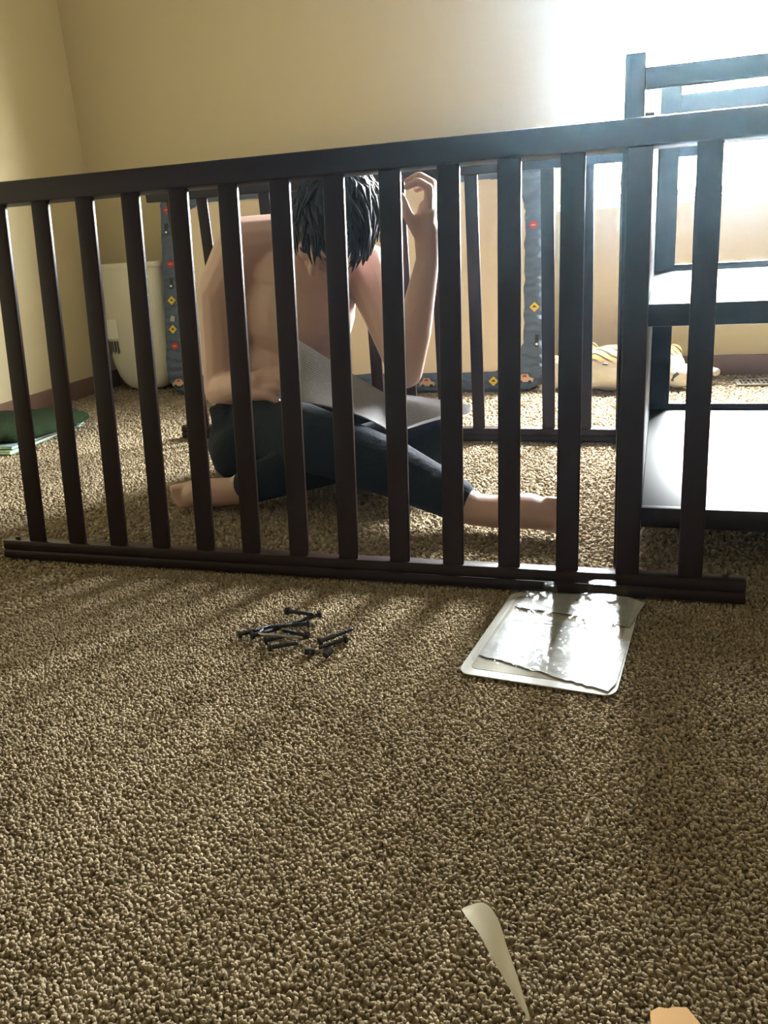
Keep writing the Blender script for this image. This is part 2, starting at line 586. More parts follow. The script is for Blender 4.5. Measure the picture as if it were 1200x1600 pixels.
# ---------------------------------------------------------------- crib rail panels
def crib_panel(label, loc, rot, length, pitch, off, height, rail, slat_w):
    root = tag(empty('crib_rail_panel', loc, rot), label, 'crib panel', 'slatted crib rail panels')
    top = bbox(0, length, 0, 0.040, height - rail, height, bev=0.004)
    obj('top_rail', top, M_WOODX, root)
    b = bmesh.new()
    box(b, 0, length, 0.001, 0.034, 0.018, 0.038, bev=0.003)
    box(b, 0, length, -0.001, 0.034, 0.0, 0.0185, bev=0.003)
    obj('bottom_rail', b, M_WOODX, root)
    sm = None
    for i in range(14):
        if sm is None:
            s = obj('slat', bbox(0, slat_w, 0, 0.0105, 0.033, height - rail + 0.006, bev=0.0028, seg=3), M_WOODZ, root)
            s.location = (off, 0.006, 0)
            sm = s.data
        else:
            inst('slat', sm, root, (off + i * pitch, 0.006, 0))
    for x in (0.026, length - 0.03):
        b = bmesh.new()
        tube(b, [(x, 0.016, 0.034), (x, 0.016, 0.0425)], 0.005, 12)
        obj('dowel', b, M_STEEL, root)
    return root
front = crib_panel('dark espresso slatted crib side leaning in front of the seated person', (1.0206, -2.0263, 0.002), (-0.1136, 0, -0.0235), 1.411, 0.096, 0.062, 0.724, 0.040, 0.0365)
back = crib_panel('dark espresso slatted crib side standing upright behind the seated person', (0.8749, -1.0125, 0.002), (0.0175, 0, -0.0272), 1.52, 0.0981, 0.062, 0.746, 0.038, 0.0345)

# ---------------------------------------------------------------- changing table
ch = tag(empty('changing_table', (2.273, -1.929, 0), (0, 0, -0.03)), 'dark espresso changing table with open shelves under the window', 'changing table')
CW, CD = 0.62, 0.80
for s0 in (-0.044, CW + 0.014):
    obj('post', bbox(s0, s0 + 0.030, 0, 0.04, 0, 0.812, bev=0.003), M_WOODZ, ch)
    s1 = 0.0 if s0 < 0 else CW - 0.012
    obj('post', bbox(s1, s1 + 0.046, CD, CD + 0.035, 0, 0.86, bev=0.003), M_WOODZ, ch)
    sp = -0.018 if s0 < 0 else CW
    obj('side_panel', bbox(sp, sp + 0.018, 0.04, CD + 0.01, 0.075, 0.735, bev=0.002), M_WOODZ, ch)
    obj('side_rail', bbox(sp - 0.014, sp + 0.002, 0.036, CD + 0.02, 0.785, 0.812, bev=0.003), M_WOODX, ch)
for zt in (0.4514, 0.1117):
    sh = obj('shelf', bbox(0, CW, 0.018, CD, zt - 0.018, zt, bev=0.0015), M_SHELF, ch)
    obj('front_apron', bbox(0, CW, 0.0, 0.018, zt - 0.034, zt + 0.001, bev=0.002), M_WOODX, sh)
    obj('back_lip', bbox(0, CW, CD, CD + 0.012, zt - 0.018, zt + 0.015, bev=0.002), M_WOODX, sh)
obj('top_front_rail', bbox(-0.016, CW + 0.016, 0.004, 0.024, 0.762, 0.792, bev=0.003), M_WOODX, ch)
obj('top_back_rail', bbox(0, CW, CD + 0.004, CD + 0.024, 0.80, 0.84, bev=0.003), M_WOODX, ch)

# ---------------------------------------------------------------- crib mattress against the wall
mt = tag(empty('crib_mattress', (0.41, -0.30, 0.0), (-0.2, 0, 0)), 'crib mattress in blue printed sheet stood up against the wall', 'mattress')
MW, MH = 1.54, 0.86
def ring(x0, x1, z0, z1, r, y, n=30, amp=0.0, seed=0):
    pts = []
    rr = random.Random(seed)
    ph = [rr.uniform(0, 6) for _ in range(4)]
    # even sampling along straight sides as well as corners
    out = []
    L = [(x1 - r, z0 + r, -PI / 2), (x1 - r, z1 - r, 0), (x0 + r, z1 - r, PI / 2), (x0 + r, z0 + r, PI)]
    for q in range(4):
        cx, cz, a0 = L[q]
        for i in range(n + 1):
            a = a0 + PI / 2 * i / n
            out.append((cx + r * math.cos(a), cz + r * math.sin(a)))
        nx, nz, a1 = L[(q + 1) % 4]
        p = out[-1]
        e = (nx + r * math.cos(a1), nz + r * math.sin(a1))
        for i in range(1, n):
            t = i / n
            out.append((p[0] + (e[0] - p[0]) * t, p[1] + (e[1] - p[1]) * t))
    N = len(out)
    cx, cz = (x0 + x1) / 2, (z0 + z1) / 2
    res = []
    for i, (x, z) in enumerate(out):
        t = 2 * PI * i / N
        w = amp * (math.sin(41 * t + ph[0]) + 0.7 * math.sin(67 * t + ph[1]) + 0.5 * math.sin(23 * t + ph[2]))
        d = math.hypot(x - cx, z - cz)
        res.append(Vector((x + (cx - x) / d * w, y + 0.5 * w, z + (cz - z) / d * w)))
    return res
b = bmesh.new()
loft(b, [ring(0.02, MW - 0.02, 0.02, MH - 0.02, 0.10, 0.004), ring(0.006, MW - 0.006, 0.006, MH - 0.006, 0.11, 0.02),
         ring(0.006, MW - 0.006, 0.006, MH - 0.006, 0.11, 0.10), ring(0.02, MW - 0.02, 0.02, MH - 0.02, 0.10, 0.116)])
obj('mattress_core', b, M_MATT, mt)
b = bmesh.new()
loft(b, [ring(0.086, MW - 0.078, 0.074, MH - 0.108, 0.13, 0.0005, amp=0.0018, seed=3),
         ring(0.075, MW - 0.066, 0.062, MH - 0.096, 0.13, -0.004, amp=0.0022, seed=4),
         ring(0.040, MW - 0.036, 0.034, MH - 0.05, 0.12, -0.006, amp=0.0022, seed=5),
         ring(0.012, MW - 0.012, 0.012, MH - 0.012, 0.11, -0.001, amp=0.0016, seed=6),
         ring(-0.002, MW + 0.002, -0.002, MH + 0.002, 0.11, 0.018, amp=0.0010, seed=7),
         ring(-0.002, MW + 0.002, -0.002, MH + 0.002, 0.11, 0.104),
         ring(0.014, MW - 0.014, 0.014, MH - 0.014, 0.10, 0.121)], cap=False)
sheet = obj('fitted_sheet', b, M_SHEET, mt)
def motif(kind, x, z, s=0.78):
    y0, y1 = -0.0095, -0.0078
    def pr(outline, m, parent, dy=0.0):
        b = bmesh.new()
        a = [b.verts.new((x + u * s, y0 - dy, z + v * s)) for u, v in outline]
        c = [b.verts.new((x + u * s, y1 - dy, z + v * s)) for u, v in outline]
        n = len(a)
        b.faces.new(a); b.faces.new(list(reversed(c)))
        for i in range(n):
            b.faces.new((a[i], c[i], c[(i + 1) % n], a[(i + 1) % n]))
        bmesh.ops.recalc_face_normals(b, faces=b.faces)
        return obj('printed_motif', b, m, parent, smooth=False)
    circ = lambda cx, cz, r, n=10: [(cx + r * math.cos(2 * PI * i / n), cz + r * math.sin(2 * PI * i / n)) for i in range(n)]
    if kind == 'stop':
        pr(circ(0, 0, 0.019, 8), M_RED, sheet)
        pr([(-0.010, -0.003), (0.010, -0.003), (0.010, 0.003), (-0.010, 0.003)], M_TANP, sheet, 0.0006)
    elif kind == 'sign':
        pr([(0, -0.023), (0.023, 0), (0, 0.023), (-0.023, 0)], M_YEL, sheet)
        pr([(-0.011, -0.002), (0.011, -0.002), (0, 0.008)], M_BLACK, sheet, 0.0006)
    elif kind == 'light':
        pr([(-0.008, -0.028), (0.008, -0.028), (0.008, 0.028), (-0.008, 0.028)], M_BLACK, sheet)
        pr(circ(0, -0.014, 0.006), M_WHITE, sheet, 0.0006)
    elif kind == 'post':
        pr([(-0.014, -0.012), (0.012, -0.016), (0.016, 0.010), (-0.006, 0.016)], M_GREYP, sheet)
    elif kind == 'car':
        pr([(-0.036, -0.012), (0.036, -0.012), (0.038, 0.004), (0.020, 0.010), (0.012, 0.024), (-0.016, 0.024), (-0.026, 0.008), (-0.037, 0.004)], M_TANP, sheet)
        pr(circ(-0.020, -0.013, 0.009), M_BLACK, sheet, 0.0006)
        pr(circ(0.022, -0.013, 0.009), M_BLACK, sheet, 0.0006)
        pr([(-0.012, 0.010), (0.008, 0.010), (0.005, 0.020), (-0.010, 0.020)], M_RED, sheet, 0.0006)
for k, x, z in (('stop', 0.049, 0.525), ('light', 0.048, 0.45), ('sign', 0.048, 0.382), ('post', 0.047, 0.311), ('sign', 0.048, 0.268),
                ('stop', 0.054, 0.201), ('car', 0.066, 0.05), ('stop', 0.042, 0.735), ('light', 0.036, 0.66), ('stop', 0.848, 0.040),
                ('car', 1.105, 0.036), ('car', 1.47, 0.045), ('stop', 1.492, 0.583), ('sign', 1.355, 0.040), ('light', 1.51, 0.18),
                ('sign', 1.50, 0.30), ('car', 0.45, 0.034), ('light', 0.62, 0.038), ('stop', 1.0, 0.80), ('sign', 0.5, 0.80)):
    motif(k, x, z)

# ---------------------------------------------------------------- plastic tub in the corner
tub = tag(empty('plastic_tub', (0.075, -0.175, 0.0), (0, 0, 0)), 'milky white plastic tub in the corner beside the mattress', 'tub')
def tub_ring(z, k):
    w0, w1, d0, d1 = 0.0, 0.30, 0.0, 0.13
    i = k
    return [Vector((x, y, z)) for x, y in rrect(w0 + i, w1 - i, d0 + i * 0.35, d1 - i * 0.35, 0.045, 5)]
b = bmesh.new()
prof = [(0.002, 0.085), (0.010, 0.062), (0.030, 0.040), (0.065, 0.022), (0.12, 0.008), (0.18, 0.003), (0.30, 0.0), (0.44, -0.006), (0.52, -0.010)]
inner = [(0.52, -0.004), (0.30, 0.006), (0.18, 0.010), (0.10, 0.020), (0.05, 0.045), (0.02, 0.080)]
loft(b, [tub_ring(z, k) for z, k in prof + inner])
obj('tub_body', b, M_TUB, tub)
b = bmesh.new()
loft(b, [tub_ring(0.512, -0.012), tub_ring(0.512, -0.022), tub_ring(0.530, -0.022), tub_ring(0.530, 0.0), tub_ring(0.526, 0.002), tub_ring(0.514, -0.002)], cap=False)
obj('rim', b, M_TUB, tub)
lb = obj('sticker', bbox(0.02, 0.075, -0.0025, -0.001, 0.225, 0.305), M_WHITE, tub, smooth=False)
b = bmesh.new()
for i, x in enumerate((0.026, 0.032, 0.036, 0.043, 0.049, 0.053, 0.060, 0.066)):
    box(b, x, x + (0.002 if i % 2 else 0.0035), -0.0022, -0.001, 0.160 + 0.006 * (i % 3), 0.215)
obj('barcode', b, M_BLACK, tub, smooth=False)

# ---------------------------------------------------------------- books and green cushion by the left wall
def book(label, loc, rz, w, d, h, cover):
    root = tag(empty('picture_book', loc, (0, 0, rz)), label, 'book', 'books on the floor by the left wall')
    b = bmesh.new()
    box(b, 0, w, 0, d, 0, 0.0025, bev=0.0008)
    box(b, 0, w, 0, d, h - 0.0025, h, bev=0.0008)
    box(b, 0, 0.004, 0, d, 0.001, h - 0.001, bev=0.001)
    obj('cover', b, cover, root)
    obj('page_block', bbox(0.003, w - 0.004, 0.004, d - 0.004, 0.0024, h - 0.0024), M_WHITE, root)
    return root
M_COVG = mat('green_cover', (0.10, 0.24, 0.10), 0.35, 0.4, 14)
M_COVB = mat('pale_blue_cover', (0.10, 0.17, 0.17), 0.4, 0.4, 10)
book('glossy green picture book at the bottom under the dark green cushion', (0.055, -1.245, 0.0), 0.04, 0.34, 0.40, 0.012, M_COVG)
book('pale blue picture book lying on the green picture book', (0.065, -1.205, 0.0125), -0.03, 0.325, 0.37, 0.010, M_COVB)
b = bmesh.new()
out = []
N = 120
for i in range(N):
    t = 2 * PI * i / N
    cx, cy, rx, ry = 0.21, -0.990, 0.228, 0.215
    k = 1 + 0.035 * abs(math.sin(9 * t)) - 0.02
    ct, st = math.cos(t), math.sin(t)
    sx = math.copysign(abs(ct) ** 0.7, ct)
    sy = math.copysign(abs(st) ** 0.7, st)
    out.append((cx + rx * k * sx + 0.015 * sy, cy + ry * k * sy))
def cring(k, z):
    cx, cy = 0.20, -0.985
    return [Vector((max(0.014, cx + (x - cx) * k), cy + (y - cy) * k, z + 0.003 * math.sin(9 * x * 7) * k)) for x, y in out]
loft(b, [cring(0.93, 0.0235), cring(1.0, 0.030), cring(1.0, 0.040), cring(0.95, 0.052), cring(0.82, 0.060), cring(0.5, 0.062), cring(0.15, 0.061)])
tag(obj('floor_cushion', b, M_GREENF, None, True, 60), 'dark green scalloped floor cushion lying on books by the left wall', 'cushion')

# ---------------------------------------------------------------- plush tiger
tg = tag(empty('plush_tiger', (2.20, -0.26, 0.0)), 'striped plush tiger lying on the carpet below the window', 'plush toy')
b = bmesh.new()
ellipsoid(b, (-0.02, -0.02, 0.078), (0.105, 0.085, 0.080))
ellipsoid(b, (-0.085, -0.060, 0.055), (0.050, 0.042, 0.042))
ellipsoid(b, (-0.09, 0.02, 0.135), (0.026, 0.018, 0.030))
ellipsoid(b, (0.05, 0.03, 0.148), (0.026, 0.018, 0.030))
ellipsoid(b, (0.11, 0.03, 0.075), (0.12, 0.075, 0.072))
chain(b, [((-0.10, 0.01, 0.06), 0.045), ((-0.20, 0.0, 0.045), 0.042), ((-0.215, -0.005, 0.09), 0.035)])
chain(b, [((0.16, 0.02, 0.06), 0.045), ((0.205, -0.01, 0.045), 0.044)])
chain(b, [((0.16, 0.06, 0.07), 0.04), ((0.19, 0.06, 0.115), 0.030)])
tube(b, [(0.20, 0.08, 0.06), (0.26, 0.11, 0.05), (0.31, 0.10, 0.045), (0.34, 0.06, 0.04)], 0.016, 10)
organic('plush_body', b, M_TIGER, tg, 0.006, 5)
for x, y, z in ((-0.038, -0.098, 0.104), (-0.112, -0.060, 0.100)):
    b = bmesh.new(); ellipsoid(b, (x, y, z), (0.012, 0.006, 0.0045), seg=12); obj('eye', b, M_BLACK, tg)
b = bmesh.new(); ellipsoid(b, (-0.118, -0.094, 0.070), (0.012, 0.010, 0.009), seg=12); obj('nose', b, M_BLACK, tg)
b = bmesh.new(); tube(b, [(0.203, -0.052, 0.062), (0.19, -0.05, 0.05), (0.185, -0.046, 0.035)], 0.006, 8); obj('paw_patch', b, M_BLACK, tg)

# ---------------------------------------------------------------- floor register
vn = tag(empty('floor_register', (2.60, -0.245, 0.0), (0, 0, 0)), 'metal floor register set in the carpet below the window', 'vent')
M_VENT = mat('bronze_vent', (0.16, 0.13, 0.10), 0.45, Metallic=0.4)
b = bmesh.new()
box(b, 0, 0.32, 0, 0.014, 0, 0.006, bev=0.002); box(b, 0, 0.32, 0.096, 0.11, 0, 0.006, bev=0.002)
box(b, 0, 0.016, 0.014, 0.096, 0, 0.006, bev=0.002); box(b, 0.304, 0.32, 0.014, 0.096, 0, 0.006, bev=0.002)
box(b, 0.152, 0.168, 0.014, 0.096, 0, 0.006, bev=0.002)
obj('frame', b, M_VENT, vn)
obj('duct', bbox(0.012, 0.308, 0.012, 0.098, -0.004, -0.001), M_BLACK, vn, smooth=False)
sm = None
for i in range(20):
    x = 0.022 + i * 0.0145
    if 0.146 < x < 0.170:
        continue
    if sm is None:
        o = obj('louver', bbox(0, 0.004, 0.014, 0.096, 0.0, 0.005), M_VENT, vn, smooth=False); o.location = (x, 0, 0); sm = o.data
    else:
        inst('louver', sm, vn, (x, 0, 0))

# ---------------------------------------------------------------- the person
RH, LH = Vector((1.325, -1.395, 0.125)), Vector((1.45, -1.235, 0.125))
RK, RA = Vector((1.60, -1.66, 0.155)), Vector((1.945, -1.755, 0.052))
LK, LA = Vector((1.80, -1.485, 0.125)), Vector((1.395, -1.665, 0.055))
RS, LS = Vector((1.335, -1.375, 0.575)), Vector((1.615, -1.285, 0.500))
RE, RW = Vector((1.238, -1.405, 0.228)), Vector((1.368, -1.515, 0.262))
LE, LW = Vector((1.748, -1.470, 0.278)), Vector((1.808, -1.452, 0.520))
NB = Vector((1.458, -1.315, 0.580))
HC = Vector((1.585, -1.420, 0.600))
b = bmesh.new()
# trunk
ellipsoid(b, (1.375, -1.305, 0.14), (0.135, 0.115, 0.10))
ellipsoid(b, (1.385, -1.310, 0.26), (0.130, 0.105, 0.13))
ellipsoid(b, (1.435, -1.320, 0.42), (0.150, 0.112, 0.165), Matrix.Rotation(0.25, 3, 'Y'))
ellipsoid(b, (1.455, -1.345, 0.50), (0.140, 0.085, 0.09), Matrix.Rotation(0.25, 3, 'Y'))
chain(b, [(RS, 0.070), (NB, 0.068), (LS, 0.062)])
chain(b, [(NB + Vector((0.0, 0.03, -0.02)), 0.075), (Vector((1.40, -1.27, 0.40)), 0.09)])
# neck
chain(b, [(NB, 0.062), (HC + Vector((-0.035, 0.03, -0.02)), 0.055)])
# right arm (nearest the left edge)
chain(b, [(RS, 0.070), (Vector((1.262, -1.39, 0.465)), 0.060), (Vector((1.250, -1.395, 0.335)), 0.052), (RE, 0.044), (Vector((1.30, -1.46, 0.245)), 0.042), (RW, 0.030)])
# left arm, elbow on the knee
chain(b, [(LS, 0.064), (Vector((1.675, -1.37, 0.40)), 0.050), (LE, 0.040), (Vector((1.772, -1.468, 0.37)), 0.041), (LW, 0.0265)])
# legs inside the trousers, ankles and feet bare
chain(b, [(RH, 0.085), (RK, 0.056), ((RK + RA) / 2, 0.050), (RA, 0.030)])
chain(b, [(LH, 0.085), (LK, 0.056), ((LK + LA) / 2, 0.050), (LA, 0.030)])
# right foot lying on its outer side, toes to the right
chain(b, [(RA + Vector((-0.012, 0.004, -0.010)), 0.032), (Vector((2.00, -1.765, 0.042)), 0.034), (Vector((2.065, -1.772, 0.048)), 0.036), (Vector((2.105, -1.778, 0.040)), 0.030)])
for i, (dz, L) in enumerate(((0.030, 0.040), (0.016, 0.040), (0.002, 0.036), (-0.011, 0.031), (-0.022, 0.025))):
    p = Vector((2.105, -1.780, 0.040 + dz)); q = p + Vector((L, -0.004, -0.004))
    chain(b, [(p, 0.0115 if i else 0.013), (q, 0.0085 if i else 0.0115)], 10)
# left foot, toes to the left
chain(b, [(LA + Vector((0.012, 0, -0.012)), 0.032), (Vector((1.345, -1.675, 0.040)), 0.034), (Vector((1.285, -1.683, 0.038)), 0.034)])
for i, (dz, L) in enumerate(((0.022, 0.036), (0.010, 0.036), (-0.001, 0.033), (-0.011, 0.029), (-0.019, 0.024))):
    p = Vector((1.270, -1.688, 0.034 + dz)); q = p + Vector((-L, -0.006, -0.004))
    chain(b, [(p, 0.011 if i else 0.013), (q, 0.0085 if i else 0.011)], 10)
# right hand resting on the thigh: palm, four fingers, thumb
PR = Vector((1.395, -1.535, 0.262))
chain(b, [(RW, 0.028), (PR, 0.026)])
chain(b, [(RW + Vector((0, 0.012, 0.004)), 0.022), (PR + Vector((0.008, 0.022, 0.010)), 0.022)])
for i, (o0, L, bend) in enumerate(((Vector((0.012, 0.020, 0.016)), 0.070, 0.2), (Vector((0.016, 0.004, 0.006)), 0.076, 0.35), (Vector((0.013, -0.012, -0.008)), 0.070, 0.45), (Vector((0.006, -0.026, -0.020)), 0.056, 0.5))):
    a = PR + o0
    m1 = a + Vector((L * 0.58, 0.006, 0.010 - 0.004 * i))
    m2 = m1 + Vector((L * 0.42, 0.002, -0.010 - 0.006 * bend))
    chain(b, [(a, 0.0125), (m1, 0.0105), (m2, 0.0088)], 10)
chain(b, [(PR + Vector((-0.012, 0.028, 0.014)), 0.014), (PR + Vector((0.022, 0.044, 0.030)), 0.011), (PR + Vector((0.052, 0.046, 0.028)), 0.0092)], 10)
# left hand raised beside the head, fingers bent towards the hair, thumb apart
PL = Vector((1.809, -1.452, 0.585))
chain(b, [(LW, 0.026), (PL, 0.029)])
chain(b, [(PL + Vector((-0.006, -0.010, 0)), 0.024), (Vector((1.816, -1.465, 0.628)), 0.021)])
chain(b, [(PL + Vector((0.004, 0.016, 0)), 0.024), (Vector((1.822, -1.430, 0.628)), 0.019)])
for y, z, L in ((-1.486, 0.632, 0.92), (-1.464, 0.640, 1.0), (-1.442, 0.640, 0.97), (-1.421, 0.632, 0.82)):
    k0 = Vector((1.823, y, z))
    k1 = k0 + Vector((0.004, -0.004, 0.040 * L))
    k2 = k1 + Vector((-0.024, -0.006, 0.016)) * L
    k3 = k2 + Vector((-0.026, -0.004, -0.010)) * L
    chain(b, [(k0, 0.0115), (k1, 0.0102), (k2, 0.0092), (k3, 0.0082)], 10)
chain(b, [(Vector((1.797, -1.470, 0.580)), 0.0165), (Vector((1.778, -1.492, 0.618)), 0.0125), (Vector((1.768, -1.500, 0.655)), 0.0098)], 10)
# head
Fv = Vector((-0.32, -0.62, -0.62)).normalized()
Uv = Vector((0.36, -0.38, 0.85))
Uv = (Uv - Fv * Uv.dot(Fv)).normalized()
Rv = Fv.cross(Uv).normalized()
HM = Matrix((Rv, Fv, Uv)).transposed()
def hp(r, f, u):
    return HC + Rv * r + Fv * f + Uv * u
ellipsoid(b, hp(0, -0.010, 0.025), (0.077, 0.098, 0.092), HM)
ellipsoid(b, hp(0, 0.022, -0.045), (0.060, 0.070, 0.068), HM)
ellipsoid(b, hp(0, 0.060, -0.098), (0.026, 0.022, 0.020), HM)
chain(b, [(hp(0, 0.088, 0.012), 0.010), (hp(0, 0.106, -0.028), 0.0135)], 10)
for s in (-1, 1):
    ellipsoid(b, hp(s * 0.012, 0.098, -0.030), (0.009, 0.009, 0.007), HM, 14)
    ellipsoid(b, hp(s * 0.034, 0.076, 0.020), (0.024, 0.016, 0.010), HM, 14)
    ellipsoid(b, hp(s * 0.042, 0.066, -0.030), (0.022, 0.018, 0.020), HM, 14)
    ellipsoid(b, hp(s * 0.079, -0.008, -0.010), (0.008, 0.020, 0.031), HM, 16)
ellipsoid(b, hp(0, 0.085, -0.060), (0.024, 0.010, 0.006), HM, 14)
ellipsoid(b, hp(0, 0.083, -0.071), (0.021, 0.010, 0.007), HM, 14)
person = organic('person', b, M_SKIN, None, 0.0042, 5)
tag(person, 'shirtless person in dark trousers sitting cross-legged on the carpet reading instructions', 'person')
for s in (-1, 1):
    b = bmesh.new()
    ellipsoid(b, hp(s * 0.033, 0.079, 0.000), (0.014, 0.010, 0.006), HM, 16)
    obj('closed_eye', b, M_HAIR, person)

# hair: cap plus locks that fall over the side of the head
b = bmesh.new()
bb = bmesh.new()
bmesh.ops.create_uvsphere(bb, u_segments=48, v_segments=28, radius=1)
dele = []
for v in bb.verts:
    f, u, r = v.co.y, v.co.z, v.co.x
    if (f > 0.25 and u < 0.42 + 0.25 * abs(r)) or (u < -0.55) or (f > -0.25 and u < -0.12):
        dele.append(v)
bmesh.ops.delete(bb, geom=dele, context='VERTS')
rnd = random.Random(5)
for v in bb.verts:
    n = v.co.copy()
    k = 1.0 + 0.035 * math.sin(9 * n.x + 4 * n.z) * math.sin(7 * n.y + 3) + rnd.uniform(-0.012, 0.012)
    v.co = hp(0, -0.012, 0.026) + Rv * n.x * 0.090 * k + Fv * n.y * 0.112 * k + Uv * n.z * 0.106 * k
bmesh.ops.solidify(bb, geom=bb.faces[:], thickness=0.012)
merge(b, bb)
for i in range(560):
    a = rnd.uniform(0, 2 * PI)
    h = rnd.uniform(-0.15, 1.0)
    rr_ = math.sqrt(max(0, 1 - h * h))
    n = Vector((math.cos(a) * rr_, math.sin(a) * rr_, h))
    if n.y > 0.45 and n.z < 0.40:
        continue
    p0 = hp(0, -0.012, 0.026) + Rv * n.x * 0.090 + Fv * n.y * 0.110 + Uv * n.z * 0.104
    od = (Rv * n.x + Fv * n.y + Uv * n.z).normalized()
    down = (Vector((0, 0, -1)) - od * Vector((0, 0, -1)).dot(od))
    if down.length < 0.1:
        down = Rv
    down.normalize()
    L = rnd.uniform(0.030, 0.065)
    side = od.cross(down) * rnd.uniform(-0.4, 0.4)
    p1 = p0 + (down + side).normalized() * L * 0.5 + od * 0.006
    p2 = p0 + (down + side * 1.4).normalized() * L + Vector((0, 0, -0.012)) + od * rnd.uniform(-0.004, 0.004)
    tube(b, [p0, p1, p2], [rnd.uniform(0.005, 0.009), 0.006, 0.0008], 6)
# longer locks hanging at the left side of the head
for i in range(34):
    p0 = Vector((1.655 + rnd.uniform(-0.035, 0.03), -1.455 + rnd.uniform(-0.05, 0.04), 0.610 + rnd.uniform(-0.02, 0.03)))
    p2 = Vector((1.672 + rnd.uniform(-0.028, 0.016), -1.470 + rnd.uniform(-0.03, 0.03), 0.540 + rnd.uniform(-0.004, 0.030)))
    tube(b, [p0, (p0 + p2) / 2 + Vector((0.006, -0.004, 0)), p2], [0.008, 0.0075, 0.001], 6)
obj('hair', b, M_HAIR, person, True, 60)

# trousers
b = bmesh.new()
ellipsoid(b, (1.375, -1.305, 0.135), (0.155, 0.135, 0.125))
chain(b, [(RH, 0.110), ((RH + RK) / 2 + Vector((0, 0, 0.004)), 0.088), (RK, 0.072), ((RK + RA) / 2 + Vector((0.0, -0.01, 0.012)), 0.062), (RA + Vector((-0.035, 0.008, 0.010)), 0.046)])
chain(b, [(LH, 0.108), ((LH + LK) / 2, 0.086), (LK, 0.072), ((LK + LA) / 2 + Vector((0, 0, 0.008)), 0.060), (LA + Vector((0.035, -0.012, 0.010)), 0.046)])
chain(b, [(Vector((1.275, -1.42, 0.175)), 0.050), (Vector((1.275, -1.46, 0.095)), 0.060), (Vector((1.33, -1.53, 0.09)), 0.07)])
for i in range(9):      # bunched folds at the hip and along the shin
    t = i / 8
    p = Vector((1.232 + 0.05 * t, -1.45 - 0.07 * t, 0.185 - 0.12 * t))
    capsule(b, p, 0.013, p + Vector((0.05, -0.03, -0.01)), 0.013, 8)
for i in range(6):
    t = i / 5
    c = RK.lerp(RA, 0.2 + 0.62 * t) + Vector((0, -0.01, 0.052 - 0.018 * t))
    capsule(b, c + Vector((-0.02, 0.03, -0.006)), 0.012, c + Vector((0.03, -0.035, -0.012)), 0.010, 8)
organic('trousers', b, M_DENIM, person, 0.006, 4)

# ---------------------------------------------------------------- instruction sheets on the lap
def leaf(grid, thick=0.0006):
    """grid: rows of points, Catmull-free bilinear refinement with smooth blending"""
    g = np.array(grid, float)
    R, C, _ = g.shape
    def up1(a):
        out = []
        n = len(a)
        for i in range(n - 1):
            p0, p1, p2, p3 = a[max(i - 1, 0)], a[i], a[i + 1], a[min(i + 2, n - 1)]
            for t in np.linspace(0, 1, 8, endpoint=False):
                out.append(0.5 * ((2 * p1) + (-p0 + p2) * t + (2 * p0 - 5 * p1 + 4 * p2 - p3) * t * t + (-p0 + 3 * p1 - 3 * p2 + p3) * t ** 3))
        out.append(a[-1])
        return np.array(out)
    g = up1(g)
    g = np.swapaxes(up1(np.swapaxes(g, 0, 1)), 0, 1)
    R, C, _ = g.shape
    b = bmesh.new()
    uvl = b.loops.layers.uv.new('UVMap')
    vs_ = [[b.verts.new(g[r, c]) for c in range(C)] for r in range(R)]
    for r in range(R - 1):
        for c in range(C - 1):
            f = b.faces.new((vs_[r][c], vs_[r + 1][c], vs_[r + 1][c + 1], vs_[r][c + 1]))
            for lp, (rr, cc) in zip(f.loops, ((r, c), (r + 1, c), (r + 1, c + 1), (r, c + 1))):
                lp[uvl].uv = (cc / (C - 1), rr / (R - 1))
    bmesh.ops.solidify(b, geom=b.faces[:], thickness=thick)
    return b
man = tag(empty('instruction_booklet', (1.64, -1.60, 0.25)), 'open grey printed instruction sheets resting on the person\'s lap', 'booklet')
def rel(grid):
    return [[(x - 1.64, y + 1.60, z - 0.25) for x, y, z in row] for row in grid]
GL = [[(1.525, -1.560, 0.370), (1.620, -1.560, 0.308), (1.690, -1.556, 0.262), (1.722, -1.555, 0.243)],
      [(1.545, -1.615, 0.300), (1.636, -1.622, 0.258), (1.705, -1.612, 0.226), (1.732, -1.590, 0.203)],
      [(1.556, -1.664, 0.252), (1.648, -1.676, 0.236), (1.710, -1.668, 0.212), (1.742, -1.636, 0.182)]]
GR = [[(1.722, -1.555, 0.243), (1.780, -1.545, 0.236), (1.850, -1.535, 0.222), (1.911, -1.520, 0.207)],
      [(1.732, -1.575, 0.202), (1.787, -1.563, 0.206), (1.850, -1.549, 0.207), (1.906, -1.530, 0.203)],
      [(1.740, -1.592, 0.162), (1.792, -1.578, 0.178), (1.848, -1.561, 0.193), (1.896, -1.540, 0.199)]]
obj('page', leaf(rel(GL)), M_PAPER, man, True, 60)
obj('page', leaf(rel(GR)), M_PAPER, man, True, 60)
GR2 = [[(x, y + 0.002, z - 0.004 - 0.006 * max(0, (x - 1.74) / 0.17)) for x, y, z in row] for row in GR]
GL2 = [[(x, y + 0.003, z - 0.004) for x, y, z in row] for row in GL]
obj('page', leaf(rel(GR2)), M_PAPER, man, True, 60)
obj('page', leaf(rel(GL2)), M_PAPER, man, True, 60)

